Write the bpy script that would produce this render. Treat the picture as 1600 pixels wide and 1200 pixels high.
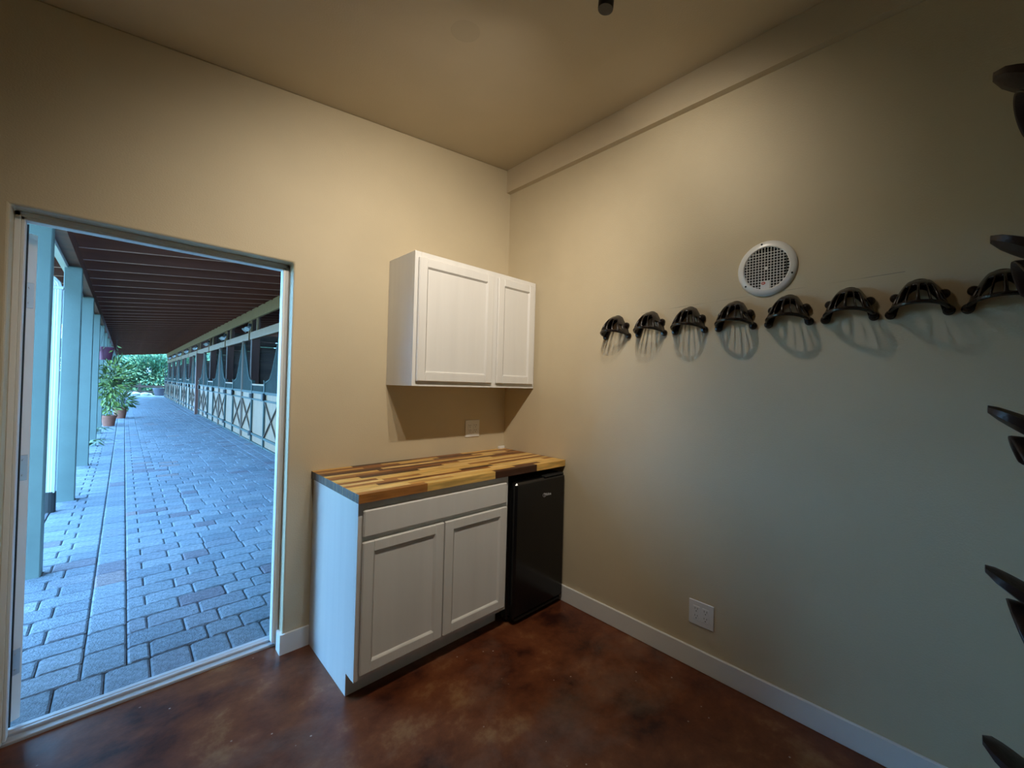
import bpy, bmesh, math, random
from mathutils import Vector, Matrix
random.seed(7)
C = bpy.context.scene.collection
for o in list(bpy.data.objects):
    bpy.data.objects.remove(o)
sc = bpy.context.scene

# ------------------------------------------------------------------ camera
yaw, pitch, roll = math.radians(46.8124), math.radians(0.5335), math.radians(1.4785)
fw = Vector((math.sin(yaw)*math.cos(pitch), math.cos(yaw)*math.cos(pitch), math.sin(pitch)))
rt = Vector((math.cos(yaw), -math.sin(yaw), 0)); up = rt.cross(fw)
r2 = rt*math.cos(roll) + up*math.sin(roll); u2 = -rt*math.sin(roll) + up*math.cos(roll)
cd = bpy.data.cameras.new('camera'); cam = bpy.data.objects.new('camera', cd); C.objects.link(cam)
cam.matrix_world = Matrix(((r2.x, u2.x, -fw.x, -1.9987), (r2.y, u2.y, -fw.y, -2.4133), (r2.z, u2.z, -fw.z, 1.3937), (0, 0, 0, 1)))
cd.sensor_width = 36; cd.lens = 634.1/1600*36; cd.shift_x = -69.54/1600; cd.shift_y = -1.93/1600
cd.clip_start = 0.02; cd.clip_end = 300
sc.camera = cam

# ------------------------------------------------------------------ world, sun, exposure
w = bpy.data.worlds.new('sky'); sc.world = w; w.use_nodes = True
bgn = w.node_tree.nodes['Background']
bgn.inputs[0].default_value = (0.23, 0.555, 1.0, 1); bgn.inputs[1].default_value = 21
sd = bpy.data.lights.new('sun', 'SUN'); sd.energy = 13.0; sd.angle = 0.02; sd.color = (1, 0.90, 0.74)
sun = bpy.data.objects.new('sun', sd); C.objects.link(sun)
sun.rotation_euler = Vector((-0.45, 0.75, -0.85)).to_track_quat('-Z', 'Y').to_euler()
sun.location = (3, 30, 12)
vs = sc.view_settings
vs.view_transform = 'Standard'; vs.look = 'None'; vs.exposure = 0.0; vs.gamma = 1.0; vs.use_curve_mapping = False
LAMP_W = 37.0
LAMP_COL = (1.0, 0.885, 0.74)

# ------------------------------------------------------------------ materials
def lin(h):
    h = h.lstrip('#'); v = [int(h[i:i+2], 16)/255 for i in (0, 2, 4)]
    return [c/12.92 if c <= .04045 else ((c+.055)/1.055)**2.4 for c in v] + [1]
def mat(name, col, rough=0.6, metal=0.0, var=0.0, scale=8.0, col2=None, bump=0.0, bscale=60.0, stretch=None, spec=0.5, emit=None):
    m = bpy.data.materials.new(name); m.use_nodes = True
    nt = m.node_tree; N = nt.nodes; L = nt.links
    b = N['Principled BSDF']
    c = list(col)[:3] + [1]
    b.inputs['Base Color'].default_value = c
    b.inputs['Roughness'].default_value = rough; b.inputs['Metallic'].default_value = metal
    b.inputs['Specular IOR Level'].default_value = spec
    tc = N.new('ShaderNodeTexCoord'); mp = N.new('ShaderNodeMapping')
    L.new(tc.outputs['Object'], mp.inputs[0])
    if stretch: mp.inputs['Scale'].default_value = stretch
    if var or col2:
        n = N.new('ShaderNodeTexNoise'); n.inputs['Scale'].default_value = scale; n.inputs['Detail'].default_value = 5
        L.new(mp.outputs[0], n.inputs['Vector'])
        r = N.new('ShaderNodeValToRGB')
        r.color_ramp.elements[0].position = .32; r.color_ramp.elements[1].position = .68
        if col2:
            r.color_ramp.elements[0].color = c; r.color_ramp.elements[1].color = list(col2)[:3] + [1]
        else:
            r.color_ramp.elements[0].color = [max(0, x*(1-var)) for x in c[:3]] + [1]
            r.color_ramp.elements[1].color = [min(1, x*(1+var)) for x in c[:3]] + [1]
        L.new(n.outputs[0], r.inputs[0]); L.new(r.outputs[0], b.inputs['Base Color'])
    if bump:
        n2 = N.new('ShaderNodeTexNoise'); n2.inputs['Scale'].default_value = bscale; n2.inputs['Detail'].default_value = 4
        L.new(mp.outputs[0], n2.inputs['Vector'])
        bp = N.new('ShaderNodeBump'); bp.inputs['Strength'].default_value = bump; bp.inputs['Distance'].default_value = .01
        L.new(n2.outputs[0], bp.inputs['Height']); L.new(bp.outputs[0], b.inputs['Normal'])
    if emit:
        b.inputs['Emission Color'].default_value = list(emit[0])[:3] + [1]; b.inputs['Emission Strength'].default_value = emit[1]
    return m
M = {}
M['wall'] = mat('beige_wall_paint', (0.57, 0.485, 0.330), .62, var=.03, scale=3, bump=.12, bscale=160)
M['ceil'] = mat('beige_ceiling_paint', (0.55, 0.465, 0.325), .7, var=.03, scale=3, bump=.12, bscale=160)
M['patch'] = mat('ceiling_patch_paint', (0.49, 0.415, 0.29), .7)
M['white'] = mat('white_trim_paint', (0.74, 0.74, 0.72), .4, bump=.05, bscale=40)
M['cab'] = mat('white_painted_wood', (0.72, 0.71, 0.68), .38, var=.035, scale=14, stretch=(1, 1, .06), bump=.06, bscale=50)
M['plate'] = mat('white_plastic', (0.75, 0.75, 0.73), .3)
M['flood'] = mat('grey_white_lamp_housing', (0.30, 0.31, 0.32), .35)
M['dark'] = mat('black_slot', (0.01, 0.01, 0.01), .6)
M['black'] = mat('black_enamel', (0.006, 0.006, 0.007), .18)
M['blackrub'] = mat('black_rubber', (0.01, 0.01, 0.01), .6)
M['hook'] = mat('dark_brown_plastic', (0.008, 0.0045, 0.004), .25, var=.5, scale=20, bump=.15, bscale=60)
M['rackb'] = mat('brown_moulded_plastic', (0.017, 0.007, 0.005), .45, var=.4, scale=14, bump=.2, bscale=50)
M['metal'] = mat('brushed_steel', (.55, .55, .55), .35, metal=1)
M['lampblk'] = mat('matt_black_metal', (.008, .008, .008), .45)
M['lens'] = mat('lamp_lens', (1, 1, 1), .4, emit=((1, .8, .5), 20))
M['post'] = mat('grey_green_paint', (0.092, 0.125, 0.112), .55, var=.06, scale=5, bump=.08, bscale=40)
M['joist'] = mat('dark_brown_stained_wood', (0.105, 0.021, 0.009), .65, var=.3, scale=6, stretch=(.15, 1, 1), bump=.15, bscale=30)
M['edge'] = mat('bounce_lit_rafter_edge', (0.33, 0.13, 0.085), .6, var=.15)  # light bounced off the paving, painted into the rafter undersides as a paler tone
M['deck'] = mat('brown_roof_board', (0.036, 0.008, 0.004), .75, var=.3, scale=5, stretch=(1, .15, 1))
M['dpost'] = mat('dark_brown_post_wood', (0.075, 0.027, 0.018), .6, var=.25, scale=8, stretch=(1, 1, .1))
M['pillar'] = mat('red_brown_pillar_wood', (0.12, 0.046, 0.032), .6, var=.25, scale=8, stretch=(1, 1, .1))
M['cream'] = mat('cream_painted_timber', (0.21, 0.118, 0.054), .55, var=.08, scale=6, bump=.08)
M['board'] = mat('pale_stall_board', (0.185, 0.102, 0.05), .6, var=.12, scale=10, stretch=(1, 1, .1))
M['steel'] = mat('grey_green_steel', (0.042, 0.060, 0.054), .65, var=.1, spec=.2)
M['brace'] = mat('brown_grey_steel', (0.10, 0.068, 0.05), .65, spec=.2)
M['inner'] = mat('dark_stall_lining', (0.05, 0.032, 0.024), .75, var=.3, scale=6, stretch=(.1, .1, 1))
M['alu'] = mat('white_aluminium', (0.42, 0.43, 0.45), .35, var=.03)
M['leaf'] = [mat('leaf_green_%d' % i, c, .5) for i, c in enumerate([(.10, .15, .030), (.17, .23, .045), (.045, .08, .022)])]
M['hedge'] = [mat('hedge_leaf_%d' % i, c, .55) for i, c in enumerate([(.065, .17, .10), (.11, .24, .14), (.035, .10, .065)])]
M['bark'] = mat('grey_bark', (.2, .17, .14), .8, var=.3)
M['terra'] = mat('terracotta', (.22, .07, .04), .75, var=.15)
M['purple'] = mat('purple_plastic_pot', (.17, .035, .075), .5)
M['soil'] = mat('dark_soil', (.035, .026, .02), .95, var=.4, scale=20)
M['lawn'] = mat('grass_ground', (.20, .20, .10), .9, var=.4, scale=3)
M['gravel'] = mat('pale_gravel', (.24, .23, .21), .9, var=.2, scale=30)
M['stone'] = mat('white_rock', (.4, .4, .38), .8, var=.15)
M['rail'] = mat('brown_fence_rail', (.06, .03, .02), .7, var=.2)
M['tub'] = mat('grey_purple_tub', (.075, .065, .08), .6, var=.15)
M['mortar'] = mat('paver_joint_sand', (.055, .055, .065), .95, var=.3, scale=40)
M['mark'] = mat('dark_print', (.55, .55, .56), .35)
M['red'] = mat('red_print', (.55, .06, .04), .5)
M['paver'] = [mat('paver_%d' % i, c, .8, var=.34, scale=38, bump=.8, bscale=120) for i, c in enumerate(
    [(.105, .125, .150), (.120, .142, .170), (.088, .106, .132), (.11, .12, .145), (.088, .078, .098), (.135, .152, .175), (.14, .105, .11)])]
WOODC = ['#d6aa5c', '#c08c46', '#85501f', '#e2bb74', '#5f3517', '#a06a32', '#d9b062', '#422412']
M['stave'] = [mat('acacia_%d' % i, lin(h), .38, var=.28, scale=5, stretch=(1.5, 14, 14)) for i, h in enumerate(WOODC)]

M['endgrain'] = mat('dark_end_grain', (.06, .042, .032), .5, var=.6, scale=30, stretch=(1, 1.4, .3))
# stained concrete floor
def floor_mat():
    m = bpy.data.materials.new('stained_concrete'); m.use_nodes = True
    nt = m.node_tree; N = nt.nodes; L = nt.links; b = N['Principled BSDF']
    tc = N.new('ShaderNodeTexCoord')
    n1 = N.new('ShaderNodeTexNoise'); n1.inputs['Scale'].default_value = 2.8; n1.inputs['Detail'].default_value = 10; n1.inputs['Roughness'].default_value = .68; n1.inputs['Distortion'].default_value = .15
    n2 = N.new('ShaderNodeTexNoise'); n2.inputs['Scale'].default_value = 1.9; n2.inputs['Detail'].default_value = 10; n2.inputs['Roughness'].default_value = .65; n2.inputs['Distortion'].default_value = .2
    L.new(tc.outputs['Object'], n1.inputs[0])
    mp = N.new('ShaderNodeMapping'); mp.inputs['Location'].default_value = (5.3, 2.1, 0); L.new(tc.outputs['Object'], mp.inputs[0]); L.new(mp.outputs[0], n2.inputs[0])
    r1 = N.new('ShaderNodeValToRGB'); e = r1.color_ramp.elements
    e[0].position = .37; e[0].color = (.038, .011, .007, 1); e[1].position = .68; e[1].color = (.28, .14, .06, 1)
    x = e.new(.45); x.color = (.10, .028, .012, 1); x = e.new(.57); x.color = (.17, .054, .021, 1)
    L.new(n1.outputs[0], r1.inputs[0])
    r2_ = N.new('ShaderNodeValToRGB'); r2_.color_ramp.elements[0].position = .52; r2_.color_ramp.elements[1].position = .72
    L.new(n2.outputs[0], r2_.inputs[0])
    mx = N.new('ShaderNodeMixRGB'); mx.inputs[2].default_value = (.20, .14, .105, 1)
    mm = N.new('ShaderNodeMath'); mm.operation = 'MULTIPLY'; mm.inputs[1].default_value = .6
    L.new(r2_.outputs[0], mm.inputs[0]); L.new(mm.outputs[0], mx.inputs[0]); L.new(r1.outputs[0], mx.inputs[1])
    # paint flecks
    n3 = N.new('ShaderNodeTexVoronoi'); n3.inputs['Scale'].default_value = 17; L.new(tc.outputs['Object'], n3.inputs[0])
    r3 = N.new('ShaderNodeValToRGB'); r3.color_ramp.elements[0].position = .05; r3.color_ramp.elements[0].color = (1, 1, 1, 1); r3.color_ramp.elements[1].position = .075; r3.color_ramp.elements[1].color = (0, 0, 0, 1)
    L.new(n3.outputs[0], r3.inputs[0])
    n4 = N.new('ShaderNodeTexNoise'); n4.inputs['Scale'].default_value = 4; L.new(tc.outputs['Object'], n4.inputs[0])
    r4 = N.new('ShaderNodeValToRGB'); r4.color_ramp.elements[0].position = .5; r4.color_ramp.elements[1].position = .56; L.new(n4.outputs[0], r4.inputs[0])
    m4 = N.new('ShaderNodeMath'); m4.operation = 'MULTIPLY'; L.new(r3.outputs[0], m4.inputs[0]); L.new(r4.outputs[0], m4.inputs[1])
    mx2 = N.new('ShaderNodeMixRGB'); mx2.inputs[2].default_value = (.42, .34, .28, 1); L.new(m4.outputs[0], mx2.inputs[0]); L.new(mx.outputs[0], mx2.inputs[1])
    L.new(mx2.outputs[0], b.inputs['Base Color'])
    rr = N.new('ShaderNodeMapRange'); rr.inputs[3].default_value = .24; rr.inputs[4].default_value = .48; L.new(n2.outputs[0], rr.inputs[0]); L.new(rr.outputs[0], b.inputs['Roughness'])
    bp = N.new('ShaderNodeBump'); bp.inputs['Strength'].default_value = .12; bp.inputs['Distance'].default_value = .02
    n5 = N.new('ShaderNodeTexNoise'); n5.inputs['Scale'].default_value = 9; n5.inputs['Detail'].default_value = 6; L.new(tc.outputs['Object'], n5.inputs[0])
    b.inputs['Specular IOR Level'].default_value = .32
    L.new(n5.outputs[0], bp.inputs['Height']); L.new(bp.outputs[0], b.inputs['Normal'])
    return m
M['floor'] = floor_mat()

# ------------------------------------------------------------------ mesh builder
class MB:
    def __init__(s): s.bm = bmesh.new()
    def box(s, x0, x1, y0, y1, z0, z1, bev=0.0, rot=None):
        c = Vector(((x0+x1)/2, (y0+y1)/2, (z0+z1)/2))
        r = bmesh.ops.create_cube(s.bm, size=1)
        vs_ = r['verts']
        bmesh.ops.scale(s.bm, verts=vs_, vec=(abs(x1-x0), abs(y1-y0), abs(z1-z0)))
        if bev:
            es = list({e for v in vs_ for e in v.link_edges})
            rr = bmesh.ops.bevel(s.bm, geom=es, offset=bev, segments=1, affect='EDGES', profile=.5)
            vs_ = list({v for f in rr['faces'] for v in f.verts} | {v for v in vs_ if v.is_valid})
        if rot: bmesh.ops.rotate(s.bm, verts=vs_, cent=(0, 0, 0), matrix=rot)
        bmesh.ops.translate(s.bm, verts=vs_, vec=c)
        return s
    def bar(s, a, b, wx, wy, upv=(0, 0, 1)):
        a = Vector(a); b = Vector(b); d = (b-a); l = d.length; d.normalize()
        u = Vector(upv)
        if abs(d.dot(u)) > .98: u = Vector((1, 0, 0))
        x = d.cross(u).normalized(); y = x.cross(d).normalized()
        vs_ = [s.bm.verts.new(p + x*sx*wx/2 + y*sy*wy/2) for p in (a, b) for sx, sy in ((-1, -1), (1, -1), (1, 1), (-1, 1))]
        for f in ((0, 3, 2, 1), (4, 5, 6, 7), (0, 1, 5, 4), (1, 2, 6, 5), (2, 3, 7, 6), (3, 0, 4, 7)):
            s.bm.faces.new([vs_[i] for i in f])
        return s
    def tube(s, pts, r, n=10, cap=True, flat=1.0):
        pts = [Vector(p) for p in pts]; rings = []
        px = None
        for i, p in enumerate(pts):
            d = (pts[min(i+1, len(pts)-1)] - pts[max(i-1, 0)]).normalized()
            if px is None:
                u = Vector((0, 0, 1)) if abs(d.z) < .9 else Vector((1, 0, 0))
                px = d.cross(u).normalized()
            else: px = (px - d*px.dot(d)).normalized()
            py = d.cross(px)
            rad = r[i] if isinstance(r, (list, tuple)) else r
            rings.append([s.bm.verts.new(p + px*math.cos(2*math.pi*k/n)*rad + py*math.sin(2*math.pi*k/n)*rad*flat) for k in range(n)])
        for A, B in zip(rings, rings[1:]):
            for k in range(n): s.bm.faces.new([A[k], A[(k+1) % n], B[(k+1) % n], B[k]])
        if cap: s.bm.faces.new(rings[0][::-1]); s.bm.faces.new(rings[-1])
        return s
    def lathe(s, prof, n=32, mtx=None):
        rings = []; new = []
        for r, z in prof:
            if r < 1e-6: v = [s.bm.verts.new((0, 0, z))]
            else: v = [s.bm.verts.new((r*math.cos(2*math.pi*k/n), r*math.sin(2*math.pi*k/n), z)) for k in range(n)]
            rings.append(v); new += v
        for A, B in zip(rings, rings[1:]):
            for k in range(n):
                f = [A[k % len(A)], A[(k+1) % n % len(A)], B[(k+1) % n % len(B)], B[k % len(B)]]
                g = []
                for v in f:
                    if v not in g: g.append(v)
                if len(g) > 2: s.bm.faces.new(g)
        if mtx is not None: bmesh.ops.transform(s.bm, verts=new, matrix=mtx)
        return s
    def prism(s, poly, axis, a, b):
        def P(p, t):
            if axis == 0: return (t, p[0], p[1])
            if axis == 1: return (p[0], t, p[1])
            return (p[0], p[1], t)
        A = [s.bm.verts.new(P(p, a)) for p in poly]; B = [s.bm.verts.new(P(p, b)) for p in poly]
        n = len(poly)
        s.bm.faces.new(A); s.bm.faces.new(B[::-1])
        for k in range(n): s.bm.faces.new([A[k], B[k], B[(k+1) % n], A[(k+1) % n]])
        return s
    def mesh(s, name, mats, smooth=False):
        bmesh.ops.recalc_face_normals(s.bm, faces=s.bm.faces)
        me = bpy.data.meshes.new(name); s.bm.to_mesh(me); s.bm.free()
        for m in (mats if isinstance(mats, list) else [mats]): me.materials.append(m)
        if smooth:
            me.polygons.foreach_set('use_smooth', [True]*len(me.polygons))
            try: me.set_sharp_from_angle(angle=math.radians(40))
            except Exception: pass
        return me
    def build(s, name, m, parent=None, loc=None, smooth=False):
        # vertices are given in world axes; an unrotated parent's place is taken off
        off = wloc(parent) if parent else Vector((0, 0, 0))
        if loc is not None: off = off  # mesh is already local to loc
        me = s.mesh(name, m, smooth)
        o = bpy.data.objects.new(name, me); C.objects.link(o)
        if parent:
            o.parent = parent
            if loc is None: me.transform(Matrix.Translation(-off))
            else: o.location = loc
        elif loc is not None: o.location = loc
        return o
def wloc(o):
    p = Vector(o.location)
    while o.parent: o = o.parent; p += Vector(o.location)
    return p
def tag(o, label=None, cat=None, group=None, kind=None):
    if label: o['label'] = label
    if cat: o['category'] = cat
    if group: o['group'] = group
    if kind: o['kind'] = kind
    return o
def thing(name, loc, label, cat, group=None):
    o = bpy.data.objects.new(name, None); C.objects.link(o); o.location = loc; o.empty_display_size = .05
    return tag(o, label, cat, group)
def copy_tree(o, parent=None):
    c = o.copy(); C.objects.link(c)
    if parent: c.parent = parent
    for ch in list(o.children): copy_tree(ch, c)
    return c
def B(x0, x1, y0, y1, z0, z1, bev=0.0): return MB().box(x0, x1, y0, y1, z0, z1, bev)
def S(o): o['kind'] = 'structure'; return o

# ------------------------------------------------------------------ room shell
HC, SL = 3.0374, 0.1243                     # ceiling height at the right wall and its slope
XL, YF = -3.0, -3.06                        # far left and front wall planes
XD0, XD1, ZD = -2.2907, -1.4174, 1.9938     # door opening
WT = 0.17
def zc(x): return HC + SL*x
S(B(XL-.1, .1, YF-.1, .105, -.12, 0).build('floor', M['floor']))
m_ = MB().prism([(XL-.1, zc(XL-.1)), (.1, zc(.1)), (.1, zc(.1)+.1), (XL-.1, zc(XL-.1)+.1)], 1, YF-.1, WT)
S(m_.build('ceiling', M['ceil']))
# door wall with its opening (one solid)
poly = [(XL-.1, -.1), (XD0, -.1), (XD0, ZD), (XD1, ZD), (XD1, -.1), (0.12, -.1), (0.12, zc(.12)), (XL-.1, zc(XL-.1))]
m_ = MB().prism(poly, 1, 0, WT)
wb = S(m_.build('wall_back', M['wall']))
bev = wb.modifiers.new('bead', 'BEVEL'); bev.width = .008; bev.segments = 3; bev.limit_method = 'ANGLE'; bev.angle_limit = math.radians(40)
def wall_right_mat():
    m = mat('beige_wall_paint_right', (0.57, 0.485, 0.330), .62, var=.03, scale=3, bump=.12, bscale=160)
    nt = m.node_tree; N = nt.nodes; L = nt.links; b = N['Principled BSDF']
    src = b.inputs['Base Color'].links[0].from_socket
    tc = N.new('ShaderNodeTexCoord'); sx = N.new('ShaderNodeSeparateXYZ'); L.new(tc.outputs['Object'], sx.inputs[0])
    # faint broken pencil line above the racks: z = 1.826 - 0.033*(y+1.296)
    def math_(op, a, bb):
        n = N.new('ShaderNodeMath'); n.operation = op
        for i, v in enumerate((a, bb)):
            if isinstance(v, (int, float)): n.inputs[i].default_value = v
            else: L.new(v, n.inputs[i])
        return n.outputs[0]
    dz = math_('ABSOLUTE', math_('ADD', math_('ADD', sx.outputs[2], -1.826), math_('MULTIPLY', math_('ADD', sx.outputs[1], 1.296), .033)), 0)
    near = math_('LESS_THAN', dz, .0016)
    yr = math_('MULTIPLY', math_('LESS_THAN', sx.outputs[1], -1.18), math_('GREATER_THAN', sx.outputs[1], -2.32))
    nz = N.new('ShaderNodeTexNoise'); nz.inputs['Scale'].default_value = 5; L.new(tc.outputs['Object'], nz.inputs[0])
    r = N.new('ShaderNodeValToRGB'); r.color_ramp.elements[0].position = .42; r.color_ramp.elements[1].position = .62; L.new(nz.outputs[0], r.inputs[0])
    f = math_('MULTIPLY', math_('MULTIPLY', near, yr), math_('MULTIPLY', r.outputs[0], .6))
    mx = N.new('ShaderNodeMixRGB'); mx.inputs[2].default_value = (.2, .19, .17, 1); L.new(f, mx.inputs[0]); L.new(src, mx.inputs[1])
    L.new(mx.outputs[0], b.inputs['Base Color'])
    return m
S(B(0, .12, YF-.1, 0, -.1, zc(.12)).build('wall_right', wall_right_mat()))
S(B(XL-.1, .12, YF-.12, YF, -.1, zc(.12)).build('wall_front', M['wall']))
S(B(XL-.12, XL, YF-.1, 0, -.1, zc(XL)+.02).build('wall_left', M['wall']))
tr = S(MB().prism([(-.037, zc(-.037)-.1731), (0, zc(-.037)-.1731), (0, zc(0)), (-.037, zc(-.037))], 1, YF, 0).build('trim_1', M['ceil']))
# baseboards
S(B(-.0135, 0, YF, -.0, 0, .1025, .003).build('baseboard_right', M['white']))
S(MB().prism([(XD1-.0125, .06), (XD1-.0125, -.013), (-1.299, -.013), (-1.299, 0), (XD1, 0), (XD1, .06)], 2, 0, .1).build('baseboard_back', M['white']))
S(MB().prism([(XD0+.0125, .06), (XD0+.0125, -.013), (XL, -.013), (XL, 0), (XD0, 0), (XD0, .06)], 2, 0, .1).build('baseboard_left', M['white']))
# patched round spot on the ceiling
pm = MB(); pm.lathe([(0, 0), (.060, 0), (.062, .0006), (0, .0006)], 40)
cp = pm.build('patch', M['patch'])
cp.location = (-1.03, -.915, zc(-1.03)-.0004); cp.rotation_euler = (0, -math.atan(SL), 0)
cl = bpy.data.objects['ceiling']; cp.parent = cl

# door: jambs, head, stops, sill and the leaf swung outwards
dr = thing('door_1', (XD0, .1, 0), 'open white door frame with metal sill in the beige back wall', None); S(dr)
JT = .016
B(XD1-JT, XD1, .075, WT+.01, .02, ZD, .002).build('jamb', M['white'], dr)
B(XD0, XD0+JT, .075, WT+.01, .02, ZD, .002).build('jamb', M['white'], dr)
B(XD0, XD1, .075, WT+.01, ZD-.018, ZD, .002).build('head_jamb', M['white'], dr)
B(XD1-JT-.012, XD1-JT, .075, .115, .03, ZD-.018, .002).build('stop', M['white'], dr)
B(XD0+JT, XD0+JT+.010, .075, .115, .03, ZD-.018, .002).build('stop', M['white'], dr)
B(XD0+JT, XD1-JT, .075, .115, ZD-.030, ZD-.018, .002).build('stop', M['white'], dr)
sill = MB().box(XD0+.002, XD1-.002, .10, .205, -.02, .012, .003).box(XD0+.002, XD1-.002, .135, .152, .01, .024, .003).box(XD0+.002, XD1-.002, .163, .180, .01, .02, .003)
sill.build('sill', M['alu'], dr)
B(-2.2745, -2.268, .186, .196, .02, ZD-.02).build('weatherstrip', M['blackrub'], dr)
ang = math.radians(130)
leaf = bpy.data.objects.new('door_leaf', MB().box(0, .84, -.044, 0, .03, 1.945, .002).mesh('door_leaf', M['white']))
C.objects.link(leaf); leaf.parent = dr; leaf.location = Vector((-2.281, .192, 0))-wloc(dr); leaf.rotation_euler = (0, 0, ang)
for hz in (1.70, 1.02, .26):
    h = MB().box(-.0025, .0, -.036, -.006, hz-.05, hz+.05, .0008)
    for q in (-.03, 0, .03): h.tube([(-.0045, -.022+(.006 if q == 0 else 0), hz+q), (-.002, -.022+(.006 if q == 0 else 0), hz+q)], .004, 8)
    h.tube([(-.004, .003, hz-.05), (-.004, .003, hz+.05)], .006, 8)
    ho = bpy.data.objects.new('hinge_plate', h.mesh('hinge_plate', M['metal'])); C.objects.link(ho); ho.parent = leaf

# ------------------------------------------------------------------ cabinets
def shaker_door(x0, x1, z0, z1, y, parent, st=.05):
    """shaker door whose back is at y, 19 mm thick, facing -y"""
    t = .019
    f = MB()
    b_ = .0045
    f.box(x0, x0+st, y-t, y, z0, z1, b_).box(x1-st, x1, y-t, y, z0, z1, b_)
    f.box(x0+st-.004, x1-st+.004, y-t, y, z1-st, z1, b_).box(x0+st-.004, x1-st+.004, y-t, y, z0, z0+st, b_)
    f.box(x0+.004, x1-.004, y-t+.0035, y, z0+.004, z0+st-.002).box(x0+.004, x1-.004, y-t+.0035, y, z1-st+.002, z1-.004)
    # sloped sticking around the panel
    i0, i1, k0, k1 = x0+st-.001, x1-st+.001, z0+st-.001, z1-st+.001
    s_ = .008; yf, yb = y-t+.001, y-t+.011
    out = [(i0, yf, k0), (i1, yf, k0), (i1, yf, k1), (i0, yf, k1)]; inn = [(i0+s_, yb, k0+s_), (i1-s_, yb, k0+s_), (i1-s_, yb, k1-s_), (i0+s_, yb, k1-s_)]
    vo = [f.bm.verts.new(p) for p in out]; vi = [f.bm.verts.new(p) for p in inn]
    for k in range(4): f.bm.faces.new([vo[k], vo[(k+1) % 4], vi[(k+1) % 4], vi[k]])
    d = f.build('door', M['cab'], parent)
    B(x0+st-.004, x1-st+.004, y-t+.010, y-.002, z0+st-.004, z1-st+.004).build('panel', M['cab'], d)
    return d
uc = thing('wall_cabinet', (-.4645, 0, 1.3768), 'white two-door wall cabinet hung in the corner above the wooden counter', 'cabinet')
x0, x1, z0, z1, dp = -.9231, -.006, 1.3768, 2.1224, .3168
m_ = MB().box(x0, x0+.016, -dp+.019, -.002, z0, z1, .001).box(x1-.016, x1, -dp+.019, -.002, z0, z1, .001)
m_.box(x0+.016, x1-.016, -dp+.019, -.002, z1-.016, z1-.001).box(x0+.016, x1-.016, -dp+.019, -.002, z0+.012, z0+.028).box(x0+.016, x1-.016, -.012, -.002, z0+.02, z1-.01)
m_.build('carcass', M['cab'], uc)
m_ = MB().box(x0, x0+.038, -dp, -dp+.019, z0, z1, .001).box(x1-.038, x1, -dp, -dp+.019, z0, z1, .001).box(-.405, -.33, -dp, -dp+.019, z0+.036, z1-.045)
m_.box(x0+.038, x1-.038, -dp, -dp+.019, z1-.045, z1).box(x0+.038, x1-.038, -dp, -dp+.019, z0, z0+.036)
m_.build('face_frame', M['cab'], uc)
shaker_door(-.905, -.390, 1.403, 2.090, -dp-.001, uc, .052)
shaker_door(-.352, -.029, 1.403, 2.092, -dp-.001, uc, .052)

bc = thing('base_cabinet', (-.88, 0, 0), 'white two-door base cabinet with a drawer front under the wooden counter', 'cabinet')
x0, x1, dp, TH = -1.297, -.462, .6076, .8745
side = [(-.003, 0), (-.521, 0), (-.521, .1015), (-dp+.019, .1015), (-dp+.019, TH), (-.003, TH)]
m_ = MB().prism(side, 0, x0, x0+.016).prism(side, 0, x1-.016, x1)
m_.box(x0+.016, x1-.016, -dp+.02, -.01, .1015, .118).box(x0+.016, x1-.016, -.012, -.004, .11, TH)
m_.build('carcass', M['cab'], bc)
m_ = MB().box(x0, x0+.040, -dp, -dp+.019, .1015, TH, .001).box(x1-.040, x1, -dp, -dp+.019, .1015, TH, .001)
m_.box(x0+.04, x1-.04, -dp, -dp+.019, TH-.045, TH).box(x0+.04, x1-.04, -dp, -dp+.019, .1015, .145).box(x0+.04, x1-.04, -dp, -dp+.019, .695, .735)
m_.build('face_frame', M['cab'], bc)
B(x0+.016, x1-.016, -.521, -.505, 0, .1015).build('toe_kick', M['cab'], bc)
MB().box(-1.280, -.484, -dp-.02, -dp-.001, .722, .838, .005).build('drawer_front', M['cab'], bc)
shaker_door(-1.280, -.884, .128, .701, -dp-.001, bc, .05)
shaker_door(-.878, -.480, .128, .701, -dp-.001, bc, .05)

# butcher block: every stave its own piece
ct = thing('countertop', (-.655, -.318, .8745), 'butcher-block countertop of mixed light and dark wooden staves', 'countertop')
cx0, cx1, cy0, cy1 = -1.3082, -.002, -.6372, -.002
nrow = 17; rw = (cy1-cy0)/nrow
rs = random.Random(5)
k = 0
for r in range(nrow):
    x = cx0
    ya, yb = cy0+r*rw, cy0+(r+1)*rw
    while x < cx1-.001:
        l = rs.uniform(.16, .50)
        if x == cx0: l = rs.uniform(.08, .4)
        xe = min(cx1, x+l)
        if cx1-xe < .07: xe = cx1
        mi = rs.choices(range(8), [5, 3, 4, 4, 3.2, 3, 4, 1.6])[0]
        st = MB().box(x-.0000, xe-.0004, ya, yb-.0003, .8746, .914-rs.uniform(0, .0003), .0006).build('stave', [M['stave'][mi], M['endgrain']], ct)
        for p_ in st.data.polygons:
            if abs(p_.normal.x) > .9: p_.material_index = 1
        x = xe; k += 1

# small white plastic piece at the counter's back corner
wp = MB().box(-.062, -.004, -.020, -.003, .9141, .934, .003).box(-.05, -.02, -.026, -.02, .9141, .922, .001).build('plastic_clip', M['plate'])
tag(wp, 'small white plastic piece at the back corner of the wooden countertop', 'clip')

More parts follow.
